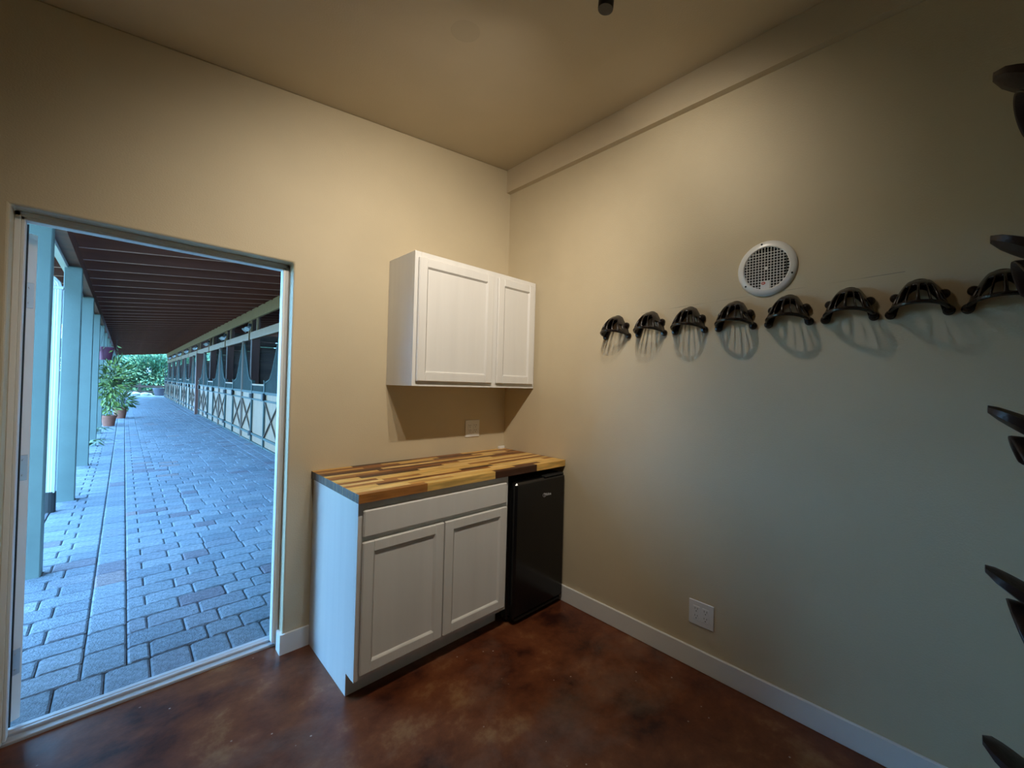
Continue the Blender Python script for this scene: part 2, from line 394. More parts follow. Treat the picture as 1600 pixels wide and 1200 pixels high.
# fridge
fr = thing('mini_fridge', (-.222, -.35, 0), 'black under-counter mini fridge between the base cabinet and right wall', 'fridge')
fx0, fx1 = -.440, -.016
MB().box(fx0, fx1, -.595, -.05, .022, .835, .006).build('body', M['black'], fr, smooth=False)
MB().box(fx0, fx1, -.655, -.602, .045, .828, .012).build('door', M['black'], fr)
MB().box(fx0+.01, fx1-.01, -.603, -.594, .05, .82).build('gasket', M['blackrub'], fr)
MB().box(fx0+.02, fx1-.02, -.648, -.60, .0275, .043, .002).build('kick_strip', M['blackrub'], fr)
MB().box(-.20, -.03, -.652, -.61, .828, .838, .003).build('hinge_cover', M['blackrub'], fr)
for a_ in (fx0+.04, fx1-.04):
    for b_ in (-.57, -.09):
        MB().tube([(a_, b_, 0), (a_, b_, .024)], .016, 12).build('foot', M['blackrub'], fr)
def text_obj(body, size, mtx, m, parent, name='lettering', ext=.0004):
    cu = bpy.data.curves.new('txt', 'FONT'); cu.body = body; cu.size = size; cu.extrude = ext; cu.align_x = 'CENTER'; cu.align_y = 'CENTER'
    t = bpy.data.objects.new('txt', cu); C.objects.link(t)
    bpy.context.view_layer.update()
    me = bpy.data.meshes.new_from_object(t.evaluated_get(bpy.context.evaluated_depsgraph_get()))
    C.objects.unlink(t); bpy.data.objects.remove(t)
    me.materials.clear(); me.materials.append(m)
    me.transform(mtx)
    me.transform(Matrix.Translation(-wloc(parent)))
    o = bpy.data.objects.new(name, me); C.objects.link(o); o.parent = parent
    return o
FACE_Y = Matrix(((1, 0, 0, 0), (0, 0, -1, 0), (0, 1, 0, 0), (0, 0, 0, 1)))    # text facing -y
FACE_X = Matrix(((0, 0, -1, 0), (-1, 0, 0, 0), (0, 1, 0, 0), (0, 0, 0, 1)))   # text facing -x
lg = text_obj('Midea', .025, Matrix.Translation((-.180, -.6556, .724)) @ FACE_Y, M['mark'], fr)
ring = MB()
pp = [(-.209+.012*math.cos(a), -.6555, .7235+.011*math.sin(a)) for a in [math.radians(q) for q in range(60, 331, 15)]]
ring.tube(pp, .0009, 6)
ring.build('emblem', M['mark'], fr)

# outlets
def outlet(name, plane, c, wd, ht, label):
    """plane 'y': on the back wall facing -y; 'x': on the right wall facing -x"""
    t = thing(name, (c[0], c[1], c[2]), label, 'outlet', 'double wall outlets')
    def put(nm, m, boxes, bev=0.0, parent=t):
        mb = MB()
        for (a0, a1, z0, z1, d0, d1) in boxes:
            if plane == 'y': mb.box(c[0]+a0, c[0]+a1, c[1]-d1, c[1]-d0, c[2]+z0, c[2]+z1, bev)
            else: mb.box(c[0]-d1, c[0]-d0, c[1]-a1, c[1]-a0, c[2]+z0, c[2]+z1, bev)
        return mb.build(nm, m, parent)
    put('plate', M['plate'], [(-wd/2, wd/2, -ht/2, ht/2, 0.0005, .006)], .0022)
    for s in (-1, 1):
        cx = s*.0235
        g = put('receptacle', M['plate'], [(cx-.0168, cx+.0168, -.034, .034, .005, .0085)], .001)
        sl = []
        for zz in (-.017, .0175):
            sl += [(cx-.0075, cx-.0053, zz+.001, zz+.0095, .0083, .0088), (cx+.0053, cx+.0075, zz+.001, zz+.0095, .0083, .0088), (cx-.0022, cx+.0022, zz-.0095, zz-.005, .0083, .0088)]
        put('slots', M['dark'], sl, 0, g)
    return t
outlet('wall_outlet', 'y', (-.294, 0, 1.081), .119, .121, 'white double outlet on the back wall between wall cabinet and countertop')
outlet('wall_outlet', 'x', (0, -1.5695, .2775), .127, .120, 'white double outlet low on the right wall above the baseboard')

# round wall speaker / vent grille
sp = thing('wall_speaker', (0, -1.838, 1.957), 'round white grille with dark square mesh on the right wall above the racks', 'speaker')
TX = Matrix.Translation((0, -1.838, 1.957)) @ Matrix(((0, 0, -1, 0), (-1, 0, 0, 0), (0, 1, 0, 0), (0, 0, 0, 1)))  # local x -> -y (right), y -> z, z -> -x
mb = MB(); mb.lathe([(.0955, .004), (.0955, .013), (.099, .0155), (.112, .014), (.122, .009), (.1265, .003), (.1265, .0008), (.0955, .0008)], 64, TX)
mb.build('rim', M['plate'], sp, smooth=True)
mb = MB(); mb.lathe([(0, .0007), (.0985, .0007), (.0985, .004), (0, .004)], 40, TX); mb.build('backing', M['dark'], sp)
mb = MB(); R0 = .0975; pt = .01285
for i in range(-7, 8):
    u = i*pt + pt/2*0
    # bars run between the holes
    for uu in ((i-.5)*pt,) if i > -7 else ():
        h = math.sqrt(max(0, R0*R0-uu*uu))
        mb.box(uu-.0013, uu+.0013, -h, h, .0098, .0125)
        mb.box(-h, h, uu-.0013, uu+.0013, .0098, .0123)
uu = 6.5*pt; h = math.sqrt(R0*R0-uu*uu); mb.box(uu-.0013, uu+.0013, -h, h, .0098, .0125); mb.box(-h, h, uu-.0013, uu+.0013, .0098, .0123)
mb.box(-.005, .005, -.005, .005, .008, .0123)
bmesh.ops.transform(mb.bm, verts=mb.bm.verts, matrix=TX); tag(mb.build('mesh_grille', M['plate'], sp), kind='stuff')
mb = MB().box(-.0225, .0165, -.0975, -.0575, .008, .0135, .001); bmesh.ops.transform(mb.bm, verts=mb.bm.verts, matrix=TX); mb.build('name_plate', M['plate'], sp)
mb = MB(); mb.lathe([(0, .0135), (.0085, .0135), (.0085, .0142), (0, .0142)], 24); bmesh.ops.scale(mb.bm, verts=mb.bm.verts, vec=(1.05, .8, 1))
bmesh.ops.transform(mb.bm, verts=mb.bm.verts, matrix=TX @ Matrix.Translation((-.010, -.068, 0))); bd = mb.build('badge', M['red'], sp)
text_obj('JBL', .0085, Matrix.Translation((-.0145, -1.838+.010, 1.957-.068)) @ FACE_X, M['plate'], sp, 'lettering', .0003)
for a in (100, 220, 340):
    ca, sa = math.cos(math.radians(a)), math.sin(math.radians(a))
    mb = MB(); mb.lathe([(0, .0120), (.0042, .0120), (.0042, .0152), (.002, .0162), (0, .0162)], 14, TX @ Matrix.Translation((.113*ca, .113*sa, 0)))
    mb.build('screw', M['dark'], sp)

# ------------------------------------------------------------------ bridle racks
def bridle_rack():
    t = thing('bridle_rack', (0, 0, 0), '', 'bridle rack', 'row of dark bridle racks on the right wall')
    W, PR, HT = .081, .110, .116
    # wall flange: an arch band against the wall with screw ears
    fl = MB()
    half_ = [(.086, -.004), (.080, .022), (.071, .050), (.059, .072), (.042, .094), (.025, .112), (.012, .119)]
    vo = half_ + [(0, .1205)] + [(-p, q) for p, q in half_[::-1]]
    vi = [(p*.74, max(-.004, q*.72)) for p, q in vo]; n = len(vo)-1
    A = [[fl.bm.verts.new((d, p[0], p[1]-.004)) for p in ring_] for d in (-.001, -.010) for ring_ in (vo, vi)]
    for i in range(n):
        o0, i0, o1, i1 = A
        for q in ((o1[i], o1[i+1], i1[i+1], i1[i]), (o0[i], i0[i], i0[i+1], o0[i+1]), (o0[i], o0[i+1], o1[i+1], o1[i]), (i0[i], i1[i], i1[i+1], i0[i+1])): fl.bm.faces.new(q)
    for e in (0, n):
        fl.bm.faces.new([A[0][e], A[2][e], A[3][e], A[1][e]])
    # ears
    for (yy, zz, r) in ((-.080, -.003, .0175), (.080, -.003, .0175), (-.067, .058, .0165), (.067, .058, .0165)):
        fl.lathe([(0, .001), (r, .001), (r, .012), (r*.75, .019), (0, .021)], 16, Matrix.Translation((0, yy, zz)) @ Matrix.Rotation(-math.pi/2, 4, 'Y'))
    fl.build('wall_flange', M['hook'], t, loc=(0, 0, 0))
    # pierced dome
    d = MB(); NP, NT = 40, 14
    def pt_(ph, tt):
        # tt 0 at the crown against the wall, 1 at the front rim
        out = PR*math.sin(tt*math.pi/2)**1.0
        half = .020 + (W-.020)*tt**.95
        z = HT*(1-tt**1.35) + .020*math.sin(ph)*tt
        return Vector((-out*math.sin(ph)**.8 - .002, half*math.cos(ph), z*(1) ))
    grid = [[d.bm.verts.new(pt_(math.pi*i/NP, .12+.88*j/NT)) for j in range(NT+1)] for i in range(NP+1)]
    ribs = ((0, 10), (14, 15), (19, 21), (25, 26), (30, 40))
    for i in range(NP):
        for j in range(NT):
            solid = any(a <= i < b for a, b in ribs) or j < 5 or j >= NT-1
            if 9 <= j < 12 and (5 <= i < 8 or 32 <= i < 35): solid = False
            if solid: d.bm.faces.new([grid[i][j], grid[i+1][j], grid[i+1][j+1], grid[i][j+1]])
    o = d.build('dome', M['hook'], t, loc=(0, 0, 0), smooth=True)
    sm = o.modifiers.new('thick', 'SOLIDIFY'); sm.thickness = .0105; sm.offset = 0
    ss = o.modifiers.new('soft', 'SUBSURF'); ss.levels = 1; ss.render_levels = 1
    # front rim
    rim = MB(); rim.tube([pt_(math.pi*i/30, 1.0) + Vector((0, 0, .001)) for i in range(31)], .0075, 8)
    rim.build('rim', M['hook'], t, loc=(0, 0, 0), smooth=True)
    # top plate with two screws
    tp = MB(); tp.lathe([(0, 0), (.030, 0), (.030, .006), (.026, .009), (0, .009)], 24, Matrix.Translation((-.001, 0, .104)) @ Matrix.Rotation(-math.pi/2, 4, 'Y') @ Matrix.Diagonal((.62, 1, 1, 1)))
    tp.build('top_plate', M['hook'], t, loc=(0, 0, 0))
    for s in (-1, 1):
        MB().lathe([(0, .0), (.0042, 0), (.0042, .0012), (0, .002)], 10, Matrix.Translation((-.0100, s*.012, .110)) @ Matrix.Rotation(-math.pi/2, 4, 'Y')).build('screw', M['metal'], t, loc=(0, 0, 0))
    return t
ord_ = ['first', 'second', 'third', 'fourth', 'fifth', 'sixth', 'seventh', 'eighth']
hk = bridle_rack()
hy = [-1.025, -1.252, -1.476, -1.706, -1.932, -2.150, -2.360, -2.567]
hl = ['dark brown bridle rack nearest the room corner, first of the row of eight',
      'second dark bridle rack from the corner, beside the corner-most one',
      'third dark bridle rack from the corner, left of the round white grille',
      'fourth dark bridle rack from the corner, below left of the round white grille',
      'fifth dark bridle rack from the corner, right below the round white grille',
      'sixth dark bridle rack from the corner, right of the round white grille',
      'seventh dark bridle rack from the corner, last one wholly inside the photo',
      'eighth dark bridle rack from the corner, partly under a saddle rack arm']
for i, y in enumerate(hy):
    o = hk if i == 0 else copy_tree(hk)
    o.location = (-.0005, y, 1.702); o['label'] = hl[i]

# ------------------------------------------------------------------ saddle racks on the front wall
def saddle_rack():
    t = thing('saddle_rack', (0, 0, 0), '', 'saddle rack', 'column of brown saddle racks on the front wall')
    # origin at the wall; arm runs towards +y, tip at y=.55, z=0
    def spine(u):
        y = .012+.40*u
        return y, -.085 + .05*(1-u)**2*0 - .0*u
    b = MB(); NU, NV = 14, 16
    g = []
    for i in range(NU+1):
        u = i/NU; y = .012 + .503*u
        zt = -.100 + .030*max(0, u-.55)/.45
        row = []
        for j in range(NV+1):
            v = -1+2*j/NV
            wv = .105*(1-.12*u)
            drop = .080*abs(v)**1.7
            yy = y - .030*abs(v)**2*(u)        # front edge of the flaps is rounded back
            row.append(b.bm.verts.new((wv*math.sin(v*1.25)/math.sin(1.25), yy, zt-drop)))
        g.append(row)
    for i in range(NU):
        for j in range(NV):
            if 4 <= i < 11 and j in (4, 5, 10, 11) : continue
            b.bm.faces.new([g[i][j], g[i+1][j], g[i+1][j+1], g[i][j+1]])
    o = b.build('saddle_arch', M['rackb'], t, loc=(0, 0, 0), smooth=True)
    q = o.modifiers.new('thick', 'SOLIDIFY'); q.thickness = .008
    q = o.modifiers.new('soft', 'SUBSURF'); q.levels = 1; q.render_levels = 1
    # upturned tongue
    n = MB(); prof = []
    for i in range(11):
        u = i/10; y = .36+.19*u; z = -.098 + .098*u**1.15
        hw = .052*(1-.10*u) if u < .75 else .0468*math.sqrt(max(0.02, 1-((u-.75)/.26)**2))
        prof.append((y, z, hw))
    T_ = [[n.bm.verts.new((hw*s, y, z+sg*.026*(1-.5*s*s)*min(1, .30+.9*math.sqrt(max(0, .551-y)/.12)))) for s in (-1, -.5, 0, .5, 1)] for (y, z, hw) in prof for sg in (1, -1)]
    for i in range(10):
        a_, b_, c_, d_ = T_[2*i], T_[2*i+1], T_[2*i+2], T_[2*i+3]
        for k in range(4):
            n.bm.faces.new([a_[k], a_[k+1], c_[k+1], c_[k]]); n.bm.faces.new([b_[k+1], b_[k], d_[k], d_[k+1]])
        n.bm.faces.new([a_[0], c_[0], d_[0], b_[0]]); n.bm.faces.new([a_[4], b_[4], d_[4], c_[4]])
    for E_ in (0, 10):
        for k in range(4): n.bm.faces.new([T_[2*E_][k], T_[2*E_+1][k], T_[2*E_+1][k+1], T_[2*E_][k+1]])
    o = n.build('nose', M['rackb'], t, loc=(0, 0, 0), smooth=True)
    # screw head under the nose
    MB().lathe([(0, 0), (.007, 0), (.006, -.003), (0, -.004)], 12, Matrix.Translation((0, .485, -.052)) @ Matrix.Rotation(math.radians(24), 4, 'X')).build('screw', M['metal'], t, loc=(0, 0, 0))
    B(-.11, .11, .0, .014, -.20, -.01, .004).build('wall_plate', M['rackb'], t, loc=(0, 0, 0))
    MB().prism([(.012, -.185), (.012, -.075), (.40, -.06), (.38, -.085)], 0, -.012, .012).build('bracket', M['rackb'], t, loc=(0, 0, 0))
    return t
sr = saddle_rack()
sl_ = ['topmost brown saddle rack at the right edge, high on the wall',
       'second brown saddle rack from the top, just above the last bridle rack',
       'middle brown saddle rack of the right-edge column, below the bridle racks',
       'fourth brown saddle rack from the top, tilted arm at right edge',
       'lowest brown saddle rack in the bottom right corner of the photo']
for i, z in enumerate((2.239, 1.809, 1.364, .948, .505)):
    o = sr if i == 0 else copy_tree(sr)
    o.location = (-.45, YF, z); o['label'] = sl_[i]

# ------------------------------------------------------------------ track lamp
tl = thing('track_light', (-1.15, -1.5, zc(-1.15)), 'black ceiling track light with cylinder heads', 'lamp')
tk = MB().prism([(-.78, zc(-.78)), (-1.55, zc(-1.55)), (-1.55, zc(-1.55)-.03), (-.78, zc(-.78)-.03)], 1, -1.55, -1.515)
tk.build('track', M['lampblk'], tl)
heads = [(-.813, -1.50, 2.794, (.80, .20, -.62), .5), (-1.03, -1.55, 2.76, (.34, .82, -.58), 1.05), (-1.26, -1.54, 2.73, (.26, .82, -.62), 1.05), (-1.44, -1.50, 2.68, (.28, .78, -.85), .95)]
for hx, hy_, hz, aim, pw in heads:
    a = Vector((.02, .10, -1)).normalized()
    p0 = Vector((hx, hy_, hz)); p1 = p0 - a*.12
    a = Vector((.02, .10, -1)).normalized() if True else a
    h = MB().tube([p0, p0-a*.004, p1+a*.004, p1], [.0275, .0285, .0285, .026], 28)
    ho = h.build('head', M['lampblk'], tl, smooth=True)
    top = Vector((p1.x, p1.y, zc(p1.x)-.03))
    MB().tube([p1, top], .007, 10).build('stem', M['lampblk'], tl)
    ld = bpy.data.lights.new('spot', 'SPOT'); ld.energy = LAMP_W*pw; ld.color = LAMP_COL; ld.spot_size = math.radians(132 if hx > -.9 else 118); ld.spot_blend = 1.0; ld.shadow_soft_size = .014
    lo = bpy.data.objects.new('spot', ld); C.objects.link(lo); lo.location = p0 + a*.02
    lo.rotation_euler = Vector(aim).to_track_quat('-Z', 'Y').to_euler()

# ================================================================== the covered aisle outside
G = -.008       # top of pavers
YE = 38.0
XS = -.05       # stall front plane
def zr(x): return 2.74 + .115*(x+2.34)      # underside of rafters
gr = S(MB().box(-40, 40, -12, 80, -.30, -.12).build('ground', M['lawn']))
pv = S(MB().box(-2.50, XS+.05, .2, YE, -.12, -.022).build('paved_aisle', M['mortar']))
pk = random.Random(11)
pav = []     # x0,x1,y0,y1
x = -2.50
xs = [XD0-.15]
sx = -2.478
while sx < XS:                              # row of pavers across the threshold
    pav.append((sx, min(sx+.150, XS), .208, .440)); sx += .150
y = .440
while y < YE:                               # band running down the aisle
    pav.append((-2.103, -1.955, y, y+.236)); y += .236
y = .440; row = 0
while y < YE:
    y1 = y+.168
    # left strip
    j = -2.25 if row % 2 else -2.318
    if row % 2: pav += [(-2.478, j, y, y1), (j, -2.103, y, y1)]
    else: pav += [(-2.478, j, y, y1), (j, -2.103, y, y1)]
    # field
    X = -1.955; first = True
    while X < -.40:
        if first: wd = (.081, .225)[row % 2]
        else: wd = pk.choice((.225, .225, .152, .225, .152))
        X1 = X+wd
        if -.36-X1 < .08: X1 = -.36
        X1 = min(X1, -.36)
        pav.append((X, X1, y, y1)); X = X1; first = False
    row += 1; y = y1
y = .440
while y < YE:                               # border and edge strip beside the stalls
    pav.append((-.36, -.212, y, y+.236)); pav.append((-.212, XS, y, y+.236)); y += .236
cxy = Vector((-1.9987, -2.4133))
def seen(p):
    mx, my = (p[0]+p[1])/2, (p[2]+p[3])/2
    # through the door opening as seen from the camera
    if my < .2: return False
    t = (0-cxy.y)/(my-cxy.y); xx = cxy.x+(mx-cxy.x)*t
    return XD0-.05 < xx < XD1+.05
pav.sort(key=lambda p: ((p[0]+p[1])/2-cxy.x)**2+((p[2]+p[3])/2-cxy.y)**2)
near = [p for p in pav if seen(p)][:296]
ns = set(near); rest = [p for p in pav if p not in ns]
def paver_bm(bm, lx, ly, ox=0, oy=0, oz=0, tilt=(0, 0), mi=0, g=.004, ch=.008, cut=.008):
    hx, hy2 = lx/2-g/2, ly/2-g/2
    def ring_(zz, s):
        a, b_, c = hx-s, hy2-s, cut
        pts_ = ((-a+c, -b_), (a-c, -b_), (a, -b_+c), (a, b_-c), (a-c, b_), (-a+c, b_), (-a, b_-c), (-a, -b_+c))
        return [bm.verts.new((ox+px_, oy+py_, oz+zz+px_*tilt[0]+py_*tilt[1])) for px_, py_ in pts_]
    A_, B_, C_ = ring_(-.026, 0), ring_(-ch*.8, 0), ring_(0, ch)
    fs = []
    for P_, Q_ in ((A_, B_), (B_, C_)):
        for k in range(8): fs.append(bm.faces.new([P_[k], P_[(k+1) % 8], Q_[(k+1) % 8], Q_[k]]))
    fs.append(bm.faces.new(C_))
    for f in fs: f.material_index = mi
PW = [6, 6, 4, 4, 1.2, 3, .35]
cache = {}
for p in near:
    lx, ly = round(p[1]-p[0], 3), round(p[3]-p[2], 3); mi = pk.choices(range(7), PW)[0]
    if (lx, ly, mi) not in cache:
        bm = bmesh.new(); paver_bm(bm, lx, ly); me = bpy.data.meshes.new('paver'); bm.to_mesh(me); bm.free(); me.materials.append(M['paver'][mi]); cache[(lx, ly, mi)] = me
    o = bpy.data.objects.new('paver', cache[(lx, ly, mi)]); C.objects.link(o); o.parent = pv
    o.location = ((p[0]+p[1])/2, (p[2]+p[3])/2, G+pk.uniform(-.0025, .002)); o.rotation_euler = (pk.uniform(-.006, .006), pk.uniform(-.006, .006), pk.uniform(-.008, .008))
bm = bmesh.new()
for p in rest:
    paver_bm(bm, p[1]-p[0], p[3]-p[2], (p[0]+p[1])/2, (p[2]+p[3])/2, G+pk.uniform(-.0025, .002), (pk.uniform(-.006, .006), pk.uniform(-.006, .006)), pk.choices(range(7), PW)[0])
me = bpy.data.meshes.new('pavers'); bm.to_mesh(me); bm.free()
for m in M['paver']: me.materials.append(m)
o = bpy.data.objects.new('pavers', me); C.objects.link(o); o.parent = pv; o['kind'] = 'stuff'
# planting strip and kerb left of the posts
S(B(-3.4, -2.50, .2, YE, -.12, -.06).build('planting_strip', M['soil']))
S(B(-2.502, -2.480, .2, YE, -.10, -.004, .004).build('edging', M['mortar']))

# roof
rf = S(MB().prism([(-3.1, zr(-3.1)+.25), (4.2, zr(4.2)+.25), (4.2, zr(4.2)+.32), (-3.1, zr(-3.1)+.32)], 1, -3.4, YE+.3).build('aisle_roof', M['deck']))
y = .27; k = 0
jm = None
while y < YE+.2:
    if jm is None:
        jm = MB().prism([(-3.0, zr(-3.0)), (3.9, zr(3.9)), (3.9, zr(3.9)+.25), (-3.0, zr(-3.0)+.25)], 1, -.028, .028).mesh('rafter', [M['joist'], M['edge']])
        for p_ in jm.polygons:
            if p_.normal.z < -.8: p_.material_index = 1  # downward faces get the colour with ground light painted in
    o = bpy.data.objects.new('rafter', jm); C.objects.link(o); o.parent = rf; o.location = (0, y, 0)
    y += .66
# post line: beam, white outer board, posts
S(B(-2.45, -2.36, .3, YE, 2.60, 2.735).build('trim_2', M['joist']))
S(B(-2.500, -2.452, .3, YE, 2.56, 2.735).build('trim_3', M['alu']))
S(MB().prism([(-3.1, zr(-3.1)-.01), (-3.06, zr(-3.1)-.01), (-3.06, zr(-3.1)+.18), (-3.1, zr(-3.1)+.18)], 1, .2, YE+.3).build('trim_4', M['alu']))
PY = [2.13, 4.62, 7.16, 9.68] + [9.68+2.53*i for i in range(1, 12)]
plab = ['grey-green porch post nearest the doorway, partly behind the door leaf', 'second grey-green porch post, just right of the white downspout',
        'third grey-green porch post from the doorway', 'fourth grey-green porch post, with a purple pot hung beside it', 'fifth grey-green porch post from the doorway, behind the climbing plants']
pme = MB().box(-.066, .066, -.066, .066, 0, 2.60, .006).mesh('support_post', M['post'])
for i, y in enumerate(PY):
    if y > YE: break
    o = bpy.data.objects.new('support_post', pme); C.objects.link(o); o.location = (-2.410-(.016 if i == 0 else 0), y, G-.012)
    tag(o, plab[i] if i < 5 else '%s grey-green porch post from the doorway, beyond the hanging plants' % ['first', 'second', 'third', 'fourth', 'fifth', 'sixth', 'seventh', 'eighth', 'ninth', 'tenth', 'eleventh', 'twelfth', 'thirteenth', 'fourteenth', 'fifteenth', 'sixteenth'][i], 'post', 'porch posts along the open side of the aisle')
# downspout
ds = thing('downspout', (-2.52, 4.12, -.06), 'ribbed white downspout with a curved top between the first two porch posts', 'downspout')
mb = MB()
n_ = 20
prof = []
def ribbed(cx, cy, hw, hd, z):
    r = []
    for k in range(32):
        a = 2*math.pi*k/32
        ca, sa = math.cos(a), math.sin(a)
        q = 1/max(abs(ca), abs(sa))
        rr = (1-.07*(k % 2))
        r.append((cx+hw*ca*min(q, 1.25)*rr, cy+hd*sa*min(q, 1.25)*rr, z))
    return r
rings = [ribbed(-2.490, 4.12, .042, .042, z) for z in (.19, 2.27)]
for a in (25, 50, 75, 90):
    t = math.radians(a); rad = .09
    cxx, czz = -2.490-rad*(1-math.cos(t)), 2.27+rad*math.sin(t)
    base = ribbed(0, 0, .042, .042, 0)
    rings.append([(cxx+p[0]*math.cos(t), 4.12+p[1], czz+p[0]*math.sin(t)) for p in base])
last = rings[-1]; rings.append([(p[0]-.42, p[1], p[2]+.16) for p in last])
vr = [[mb.bm.verts.new(p) for p in r] for r in rings]
for A, B_ in zip(vr, vr[1:]):
    for k in range(32): mb.bm.faces.new([A[k], A[(k+1) % 32], B_[(k+1) % 32], B_[k]])
mb.bm.faces.new(vr[0]); mb.bm.faces.new(vr[-1])
mb.build('pipe', M['alu'], ds)
MB().box(-2.54, -2.44, 4.07, 4.17, 2.25, 2.28, .004).build('strap', M['alu'], ds)
MB().tube([(-2.490, 4.12, -.059), (-2.490, 4.12, .20)], .048, 16).build('drain_boot', M['blackrub'], ds)

# ------------------------------------------------------------------ stalls
T0, PIT, NB = 2.88, 3.42, 10
def stall():
    t = thing('horse_stall', (XS, 0, G-.012), '', 'horse stall', 'row of horse stall fronts along the aisle')
    z0 = -(G-.012)
    kw = dict(loc=(0, 0, 0))
    def bx(nm, m, *boxes, bev=0.0, kind=None):
        mb = MB()
        for b_ in boxes: mb.box(*b_, bev)
        o = mb.build(nm, m, t, loc=(0, 0, 0))
        if kind: o['kind'] = kind
        return o
    S1, S2, E = 1.13, 2.29, PIT
    o = MB().tube([(0, 0, 0), (0, 0, 2.27)], .036, 10).build('tall_post', M['brace'], t, **kw)
    MB().lathe([(.042, 2.22), (.042, 2.29), (.03, 2.31), (0, 2.315)], 12).build('post_cap', M['brace'], t, **kw)
    for yy in (S1, S2): bx('short_post', M['steel'], (-.03, .03, yy-.03, yy+.03, 0, 1.36), bev=.004)
    for yy in (S1, S2): bx('post_cap', M['steel'], (-.036, .036, yy-.036, yy+.036, 1.36, 1.385), bev=.006)
    # rails
    for (a_, b_) in ((.04, S1), (S1, S2), (S2, E-.04)):
        for (za, zb) in ((1.10, 1.15), (.955, .99), (.19, .235), (.02, .05)):
            bx('rail', M['steel'], (-.022, .022, a_, b_, za, zb))
    bx('rail', M['cream'], (-.024, .024, S1, S2, 1.27, 1.305), bev=.004)
    # yokes
    for (ya, yb, d) in ((.06, S1, 1), (E-.06, S2, -1)):
        pts_ = [(0, ya, 2.20), (0, ya+d*.07, 2.22), (0, ya+d*.14, 2.10), (0, ya+d*.55, 1.55), (0, ya+d*.72, 1.40), (0, yb, 1.335)]
        MB().tube(pts_, .019, 8).build('yoke_bar', M['steel'], t, smooth=True, **kw)
    g = MB()
    def ytop(q):
        pp = [(.06, 2.18), (.13, 2.18), (.2, 2.08), (.61, 1.55), (.78, 1.40), (S1, 1.33)]
        for (a_, za), (b_, zb) in zip(pp, pp[1:]):
            if a_ <= q <= b_: return za+(zb-za)*(q-a_)/(b_-a_)
        return 1.33
    q = .05
    while q < S1-.02:
        zt = ytop(max(q, .06)); g.box(-.006, .006, q-.006, q+.006, 1.13, zt); g.box(-.006, .006, E-q-.006, E-q+.006, 1.13, zt); q += .055
    q = S1+.05
    while q < S2-.02: g.box(-.006, .006, q-.006, q+.006, 1.13, 1.28); q += .055
    tag(g.build('grille_bars', M['steel'], t, **kw), kind='stuff')
    # boards
    g = MB(); q = .03; i = 0
    while q < E-.04:
        g.box(.004, .030, q+.002, min(q+.135, E-.03), .05, .955); q += .137
    tag(g.build('boards', M['board'], t, **kw), kind='stuff')
    bx('band_board', M['board'], (.002, .028, .03, S1, .99, 1.10), (.002, .028, S1, S2, .99, 1.10), (.002, .028, S2, E-.03, .99, 1.10))
    for (a_, b_) in ((.05, S1-.03), (S2+.03, E-.05)):
        MB().bar((-.012, a_, .24), (-.012, b_, .95), .018, .022, (1, 0, 0)).build('brace', M['brace'], t, **kw)
        MB().bar((-.014, a_, .95), (-.014, b_, .24), .018, .022, (1, 0, 0)).build('brace', M['brace'], t, **kw)
    for zz in (1.04, .22):
        MB().lathe([(0, -.05), (.05, -.05), (.05, .05), (0, .05)], 12, Matrix.Translation((-.02, S2, zz))).build('hinge', M['blackrub'], t, **kw)
    bx('latch', M['blackrub'], (-.06, -.02, S1-.07, S1+.05, .98, 1.12), bev=.006)
    return t
st = stall()
ORD = ['first', 'second', 'third', 'fourth', 'fifth', 'sixth', 'seventh', 'eighth', 'ninth', 'tenth', 'eleventh', 'twelfth', 'thirteenth', 'fourteenth', 'fifteenth']
slab = {1: 'horse stall front nearest the doorway, mostly hidden by the door frame', 2: 'second horse stall front in view, left of the white floodlight',
        3: 'third horse stall front, just before the thick brown pillar'}
for k in range(1, NB):
    o = st if k == 1 else copy_tree(st)
    o.location = (XS, T0+PIT*k, G-.012)
    o['label'] = slab.get(k, '%s horse stall front from the doorway, beyond the thick brown pillar' % ORD[k-1])
# structural posts, beams
pme = MB().box(-.08, .08, -.08, .08, 0, zr(.16)-.0, .004).mesh('stall_post', M['dpost'])
for k in range(2, NB+1):
    y = T0+PIT*k
    o = bpy.data.objects.new('stall_post', pme); C.objects.link(o); o.location = (.17, y, G-.012)
    tag(o, {2: 'dark brown post behind the stalls, right beside the nearest floodlight', 3: 'second dark brown post behind the stall fronts, counted from the doorway'}.get(k, '%s dark brown post behind the stall fronts, counted from the doorway' % ORD[k-2]), 'post', 'dark posts behind the stall fronts')
BZ = zr(.05)
S(B(.04, .085, .3, YE, BZ-.22, BZ+.02).build('trim_5', M['cream']))
for k in range(NB):
    y = T0+PIT*k
    S(B(.045, .085, y+.09, y+PIT-.09, 2.33, 2.50).build('trim_6', M['cream']))
    for q in (.11, PIT-.11, PIT-.75):
        S(B(.05, .085, y+q-.025, y+q+.025, 2.50, BZ-.22).build('trim_7', M['cream']))
pl = B(-.15, .055, 18.0, 18.2, G-.012, 2.30, .006).build('pillar', M['pillar']); tag(pl, 'thick red-brown wooden pillar standing in front of the stall row', 'pillar')
